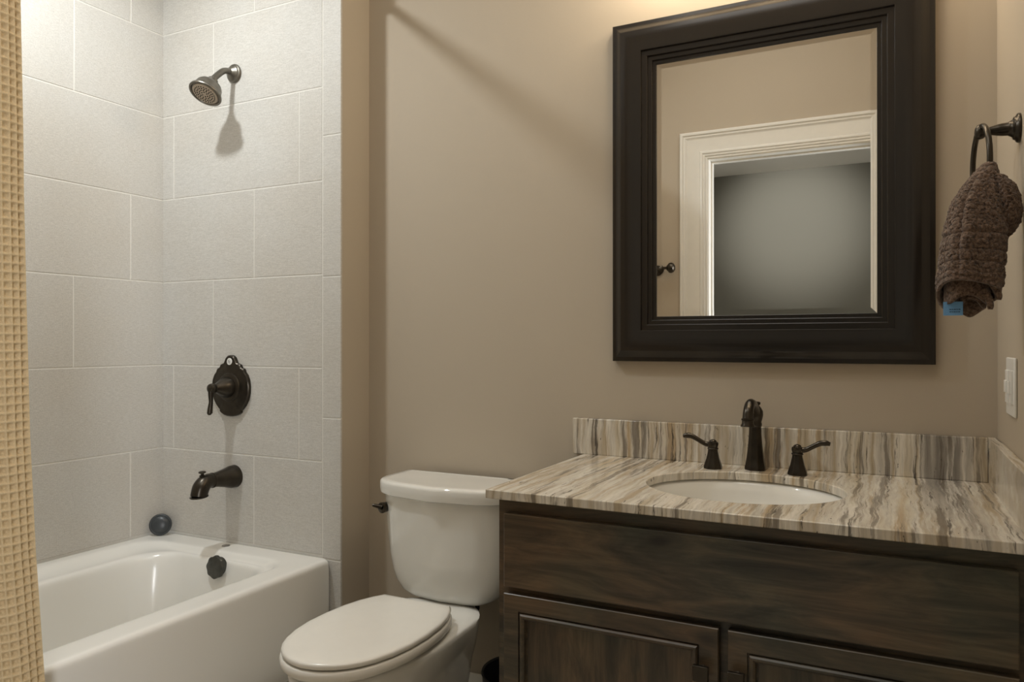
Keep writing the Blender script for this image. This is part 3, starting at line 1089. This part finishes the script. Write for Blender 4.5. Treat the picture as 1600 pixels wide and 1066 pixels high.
PX, PY = -0.3125, 2.000
fa = thing('faucet_spout', 'tall dark bronze faucet spout with faceted flared body behind the sink', 'faucet', (PX, PY, CT1))
b = NB()
octa(b, (PX, PY, CT1), [(0, 0.0265), (0.004, 0.0272), (0.009, 0.0268), (0.012, 0.0255), (0.030, 0.0222), (0.060, 0.0186), (0.090, 0.0163), (0.112, 0.0155)])
obj('pedestal', b, 'bronze', fa, 25, [BV(0.0012)])
b = NB()
lathe(b, (PX, PY, CT1 + 0.110), (0, 0, 1), [(0, 0.0150), (0.004, 0.0165), (0.008, 0.0165), (0.012, 0.0150), (0.020, 0.0175), (0.030, 0.0195), (0.040, 0.0190), (0.048, 0.0150), (0.054, 0.0100), (0.056, 0.001)], 32)
tube(b, [(PX, PY, CT1 + 0.138), (PX, PY - 0.022, CT1 + 0.157), (PX, PY - 0.050, CT1 + 0.171), (PX, PY - 0.080, CT1 + 0.172), (PX, PY - 0.103, CT1 + 0.158), (PX, PY - 0.112, CT1 + 0.138)],
     [0.0150, 0.0135, 0.0125, 0.0122, 0.0125, 0.0130], 20, 8)
lathe(b, (PX, PY - 0.1115, CT1 + 0.141), (0, -0.10, -1), [(0, 0.0130), (0.001, 0.0152), (0.005, 0.0152), (0.006, 0.0136), (0.012, 0.0142), (0.017, 0.0165), (0.020, 0.0172), (0.021, 0.0150), (0.019, 0.011), (0.019, 0.001)], 28)
obj('spout_arm', b, 'bronze', fa, 45)
b = NB()
lathe(b, (PX + 0.002, PY + 0.016, CT1 + 0.140), (0, 0, 1), [(0, 0.006), (0.014, 0.005), (0.020, 0.0042), (0.024, 0.0060), (0.027, 0.0085), (0.031, 0.0085), (0.033, 0.006), (0.0335, 0.001)], 20)
obj('lift_knob', b, 'bronze', fa)


def handle(x, y, sgn, label):
    t = thing('tap', label, 'tap', (x, y, CT1), 'pair of taps beside the spout')
    bm = NB()
    octa(bm, (x, y, CT1), [(0, 0.0235), (0.004, 0.0240), (0.008, 0.0232), (0.026, 0.0170), (0.044, 0.0130), (0.050, 0.0122)])
    lathe(bm, (x, y, CT1 + 0.049), (0, 0, 1), [(0, 0.0120), (0.001, 0.0142), (0.004, 0.0142), (0.005, 0.0122)], 28)
    obj('handle_base', bm, 'bronze', t, 25, [BV(0.001)])
    bm = NB()
    lathe(bm, (x, y, CT1 + 0.0535), (0, 0, 1), [(0, 0.0108), (0.002, 0.0125), (0.010, 0.0140), (0.014, 0.0130), (0.016, 0.0095), (0.018, 0.0090), (0.020, 0.0070), (0.0215, 0.003), (0.0217, 0.0005)], 28)
    z = CT1 + 0.064
    tube(bm, [(x + sgn * 0.004, y, z - 0.003), (x + sgn * 0.020, y - 0.002, z - 0.001), (x + sgn * 0.036, y - 0.004, z + 0.008), (x + sgn * 0.052, y - 0.006, z + 0.0165), (x + sgn * 0.064, y - 0.007, z + 0.0185), (x + sgn * 0.0755, y - 0.008, z + 0.0165)],
         [0.0075, 0.0062, 0.0060, 0.0066, 0.0072, 0.0045], 14, 6)
    obj('lever', bm, 'bronze', t, 45)
    return t


handle(-0.4135, 1.972, -1, 'bronze lever tap left of the faucet spout, lever pointing toward the tub')
handle(-0.2080, 1.969, 1, 'bronze lever tap right of the faucet spout, lever pointing away from the tub')

# ------------------------------------------------------------------ wall mirror
MX0, MX1, MZ0, MZ1 = -0.7135, 0.0930, -0.0528, 0.9040
mir = thing('wall_mirror', 'large rectangular mirror in a wide stepped espresso frame above the sink', 'mirror', (-0.31, YW, MZ0))
MP = [(0.0, 0.001), (0.0, 0.021), (0.002, 0.0235), (0.012, 0.0250), (0.016, 0.0275), (0.022, 0.034), (0.030, 0.0395), (0.040, 0.0420), (0.052, 0.0415), (0.066, 0.0385), (0.080, 0.0350), (0.0848, 0.0347), (0.0862, 0.0341), (0.0870, 0.0328),
      (0.0872, 0.0285), (0.1014, 0.0281), (0.1028, 0.0275), (0.1036, 0.0262), (0.1038, 0.0222), (0.1139, 0.0219), (0.1153, 0.0213), (0.1161, 0.0200), (0.1163, 0.0165), (0.1250, 0.0162), (0.1255, 0.0155), (0.1255, 0.004)]
b = NB(); sweep_frame(b, MX0, MX1, MZ0, MZ1, YW, MP); obj('frame', b, 'frame', mir, 20)
b = NB()
gi = 0.1235
GX0, GX1, GZ0, GZ1 = MX0 + gi, MX1 - gi, MZ0 + gi, MZ1 - gi
bw = 0.0165
rings = [[(GX0, YW - 0.0118, GZ0), (GX1, YW - 0.0118, GZ0), (GX1, YW - 0.0118, GZ1), (GX0, YW - 0.0118, GZ1)],
         [(GX0 + bw, YW - 0.0126, GZ0 + bw), (GX1 - bw, YW - 0.0126, GZ0 + bw), (GX1 - bw, YW - 0.0126, GZ1 - bw), (GX0 + bw, YW - 0.0126, GZ1 - bw)]]
back = [(x, YW - 0.006, z) for x, y, z in rings[0]]
loft(b, [back] + rings)
o = obj('mirror_glass', b, 'mirror', mir, 0)
o['label'] = 'bevelled mirror glass'

# ------------------------------------------------------------------ towel ring and towel
TRY, TRZ = 1.7203, 0.4105
tr = thing('towel_ring', 'dark bronze towel ring on a flared post on the right wall', 'towel ring', (XR, TRY, TRZ))
b = NB()
lathe(b, (XR, TRY, TRZ), (-1, 0, 0), [(0, 0.0275), (0.003, 0.0280), (0.006, 0.0265), (0.008, 0.0225), (0.011, 0.0215), (0.013, 0.0165), (0.020, 0.0125), (0.030, 0.0120), (0.038, 0.0105), (0.050, 0.0075), (0.055, 0.0075), (0.056, 0.010),
                                      (0.060, 0.0135), (0.066, 0.0145), (0.071, 0.0125), (0.074, 0.007), (0.075, 0.001)], 32)
obj('post', b, 'bronze', tr, 45)
b = NB()
RC = (XR - 0.064, TRY - 0.002, TRZ - 0.066)
torus(b, RC, 0.075, 0.070, 0.0052, (0, 0, 1), (0.115, -1, 0), 64, 14)
obj('ring', b, 'bronze', tr, 60)

tw = thing('hand_towel', 'brown terry hand towel draped through the bronze towel ring', 'towel', (0.14, 1.63, 0.06))


def fuzz(p, a):
    return a * (noise.noise(Vector(p) * 240) + 0.6 * noise.noise(Vector(p) * 480)) + 0.3 * a * noise.noise(Vector(p) * 60)


def towel_lobe(rows_, yc, depth, nz, na, hem=None, bands=(), ph=0.0, zmap=None, flute=0.2):
    """loft of squashed folded sections; rows_ = [(z, x left, x right)] top to bottom"""
    V, F = [], []
    for iz in range(nz + 1):
        u = iz / nz
        t = u * (len(rows_) - 1)
        j = min(int(t), len(rows_) - 2)
        f = t - j
        f = f * f * (3 - 2 * f) * 0.3 + f * 0.7
        z = rows_[j][0] * (1 - f) + rows_[j + 1][0] * f
        x0 = rows_[j][1] * (1 - f) + rows_[j + 1][1] * f
        x1 = rows_[j][2] * (1 - f) + rows_[j + 1][2] * f
        dd = depth(u)
        yy = yc(u)
        for ia in range(na):
            a = 2 * PI * ia / na
            c, s = math.cos(a), math.sin(a)
            fl = 1 + flute * min(1, 0.3 + u) * math.sin(3 * a + ph + 1.2 * u) + 0.5 * flute * math.sin(5 * a + 2.1 * ph - 2 * u)
            x = (x0 + x1) / 2 + (x1 - x0) / 2 * math.copysign(abs(c) ** 0.85, c)
            y = yy + dd * s * fl
            zz = z
            if hem:
                zz += hem(a) * max(0, (u - 0.45) / 0.55) ** 1.5
            amp = 0.0026
            gr = 0.0
            for bz, bw_ in bands:
                q = (u - bz) / bw_
                if abs(q) < 1:
                    gr = max(gr, 1 - q * q)
            crease = 0.0
            if hem:
                aa = a if a < PI else a - 2 * PI
                crease = 0.009 * math.exp(-((aa + 2.0 + 0.10 * math.sin(4 * u)) / 0.13) ** 2) * min(1, u * 3)
            if hem and u > 0.915:
                amp = 0.0003
                gr = max(gr, 0.5)
            k = fuzz((x, y, zz), amp * (1 - gr)) - 0.0042 * gr - crease
            V.append((x + c * k, y + s * k, zz))
    for iz in range(nz):
        for ia in range(na):
            a = iz * na + ia
            c = iz * na + (ia + 1) % na
            F.append((a, c, c + na, a + na))
    return V, F


def px2x(px, yy):
    r = (px - 800) / 1176.6
    cy, sy = math.cos(math.radians(26.78)), math.sin(math.radians(26.78))
    return (cy * r - sy) / (sy * r + cy) * yy


def zpx(py, yy, X):
    fw = -math.sin(math.radians(26.78)) * X + math.cos(math.radians(26.78)) * yy
    return (533 - py) / 1176.6 * fw + 0.00211 * fw


rowsL = [(py, l, r) for py, l, r in ((259, 1541, 1553), (272, 1528, 1557), (291, 1510, 1561), (318, 1491, 1566), (357, 1480, 1570), (403, 1472, 1567), (440, 1468, 1563), (462, 1466, 1560))]
rowsL = [(zpx(py, 1.62, 0.12), px2x(l, 1.62), px2x(r, 1.62)) for py, l, r in rowsL]
V, F = towel_lobe(rowsL, lambda u: 1.64 - 0.03 * u, lambda u: 0.012 + 0.030 * min(1, u * 1.6), 210, 210,
                  hem=lambda a: -0.026 * math.sin(a) + 0.005 * math.sin(2 * a + 0.6), bands=((0.62, 0.012), (0.70, 0.014), (0.78, 0.014), (0.86, 0.012), (0.915, 0.010)), ph=0.4)
o = pydata('front_drape', V, F, 'terry', tw)
md = o.modifiers.new('solidify', 'SOLIDIFY'); md.thickness = 0.006; md.offset = -1
rowsR = [(262, 1543, 1556), (270, 1545, 1574), (285, 1549, 1590), (305, 1554, 1598), (325, 1559, 1601), (345, 1563, 1598), (360, 1566, 1588), (370, 1569, 1576)]
rowsR = [(zpx(py, 1.615, 0.2), px2x(l, 1.615), px2x(r, 1.615)) for py, l, r in rowsR]
V, F = towel_lobe(rowsR, lambda u: 1.655 - 0.02 * u, lambda u: 0.012 + 0.040 * math.sin(PI * min(1, 0.1 + u)) ** 0.7, 120, 160, ph=2.0, flute=0.10)
o = pydata('back_drape', V, F, 'terry', tw)
# rolled inner layer and hem corners at the open end
b = NB()
for k, (x, y, z, s) in enumerate(((px2x(1511, 1.615), 1.612, 0.112, 0.034), (px2x(1517, 1.615), 1.622, 0.105, 0.022))):
    rings = []
    for i in range(8):
        u = i / 7
        rings.append([(x + s * (1 + 0.08 * math.sin(3 * a)) * math.cos(a), y + s * 0.62 * (1 + 0.15 * math.sin(2 * a + k)) * math.sin(a), z - 0.042 * u - 0.012 * math.sin(a) + 0.004 * math.sin(3 * a)) for a in [2 * PI * j / 40 for j in range(40)]])
    loft(b, rings, False, False)
obj('inner_roll', b, 'terry', tw, 60, [('SOLIDIFY', dict(thickness=0.005, offset=0))])
b = NB()
for px, py, dx in ((1557, 455, 0.003), (1546, 470, 0.001)):
    x = px2x(px, 1.60)
    z = zpx(py, 1.60, x)
    tube(b, [(x - 0.010, 1.600, z + 0.020), (x - 0.003, 1.598, z + 0.008), (x + dx, 1.597, z - 0.008), (x + dx, 1.597, z - 0.016)], [0.007, 0.0062, 0.006, 0.004], 12, 6)
obj('hem_corner', b, 'terry', tw, 60)
b = NB()
tx0, tx1 = px2x(1474, 1.60), px2x(1505, 1.60)
tz1, tz0 = zpx(474, 1.60, 0.1), zpx(493, 1.60, 0.1)
box(b, tx0, tx1, 1.6035, 1.6043, tz0, tz1 + 0.003)
t_ = obj('care_tag', b, 'tag', tw, 30)
t_['label'] = 'small blue tag'
b = NB()
for r in range(2):
    x = tx0 + 0.010
    z = tz0 + 0.0105 - 0.0045 * r
    while x < tx1 - 0.007:
        L_ = random.uniform(0.002, 0.004)
        box(b, x, x + L_, 1.6029, 1.6036, z, z + 0.0013)
        x += L_ + 0.001
obj('tag_print', b, 'ink', t_, 30)

# ------------------------------------------------------------------ wall plate on the right wall
ol = thing('wall_outlet', 'white two-gang wall plate on the right wall above the side splash', 'outlet', (XR, 1.815, -0.09))
y0, y1, z0, z1 = 1.757, 1.873, -0.148, -0.0305
b = NB(); box(b, XR - 0.006, XR - 0.0002, y0, y1, z0, z1); obj('plate', b, 'white', ol, 30, [BV(0.0025)])
for yc in (1.842, 1.788):
    b = NB(); box(b, XR - 0.0095, XR - 0.005, yc - 0.0165, yc + 0.0165, -0.123, -0.056)
    ins = obj('insert', b, 'white', ol, 30, [BV(0.001)])
    b = NB(); box(b, XR - 0.0125, XR - 0.0090, yc - 0.010, yc + 0.010, -0.102, -0.077); obj('rocker', b, 'white', ins, 30, [BV(0.001)])

# ------------------------------------------------------------------ towel bar on the door wall (seen in the mirror)
TB = thing('towel_bar', 'dark bronze towel bar with ball end beside the door casing, reflected in mirror', 'towel bar', (-1.30, YF, 0.418))
bz, byy = 0.418, YF + 0.070
b = NB(); tube(b, [(-1.50, byy, bz), (-1.12, byy, bz)], [0.0075], 16, 1); obj('bar', b, 'bronze', TB)
for s, x in ((1, -1.115), (-1, -1.505)):
    b = NB()
    lathe(b, (x - s * 0.012, byy, bz), (s, 0, 0), [(0, 0.010), (0.006, 0.018), (0.016, 0.028), (0.028, 0.0295), (0.040, 0.024), (0.047, 0.012), (0.048, 0.001)], 28)
    obj('finial', b, 'bronze', TB)
for x in (-1.190, -1.43):
    b = NB()
    lathe(b, (x, YF, bz), (0, 1, 0), [(0, 0.030), (0.006, 0.030), (0.010, 0.022), (0.020, 0.014), (0.050, 0.012), (0.056, 0.026), (0.084, 0.026), (0.088, 0.02), (0.089, 0.001)], 28)
    obj('bracket', b, 'bronze', TB)

# ------------------------------------------------------------------ lamps above the frame, and an added fill panel
vl = thing('vanity_light', 'three-lamp vanity light bar above the mirror', 'wall lamp', (-0.31, YW, 1.14))
b = NB(); box(b, -0.62, 0.0, YW - 0.022, YW - 0.0005, 1.20, 1.30); obj('backplate', b, 'bronze', vl, 30, [BV(0.006)])
for x in (-0.55, -0.31, -0.07):
    b = NB()
    tube(b, [(x, YW - 0.02, 1.25), (x, YW - 0.10, 1.27), (x, 1.93, 1.24), (x, 1.93, 1.21)], [0.009], 12, 6)
    obj('lamp_arm', b, 'bronze', vl)


def can(name, x, y, zc, label):
    bm = NB()
    lathe(bm, (x, y, zc), (0, 0, -1), [(0, 0.085), (0.004, 0.085), (0.008, 0.078), (0.008, 0.062), (0.001, 0.060)], 40, False, False)
    o_ = obj(name, bm, 'white')
    tag(o_, label, 'ceiling lamp')


can('recessed_light', -1.95, 1.22, TCEIL, 'recessed ceiling light ring above the bathtub')
b = NB(); box(b, -1.17, -0.13, 0.33, 1.37, CEIL - 0.014, CEIL - 0.0005); tag(obj('fill_panel', b, 'white'), 'added square white panel for the fill light on the bathroom ceiling', 'ceiling lamp')  # made-up panel backing the overhead fill light
can('recessed_light', -0.76, -0.9, HCEIL, 'recessed ceiling light ring in the hall')
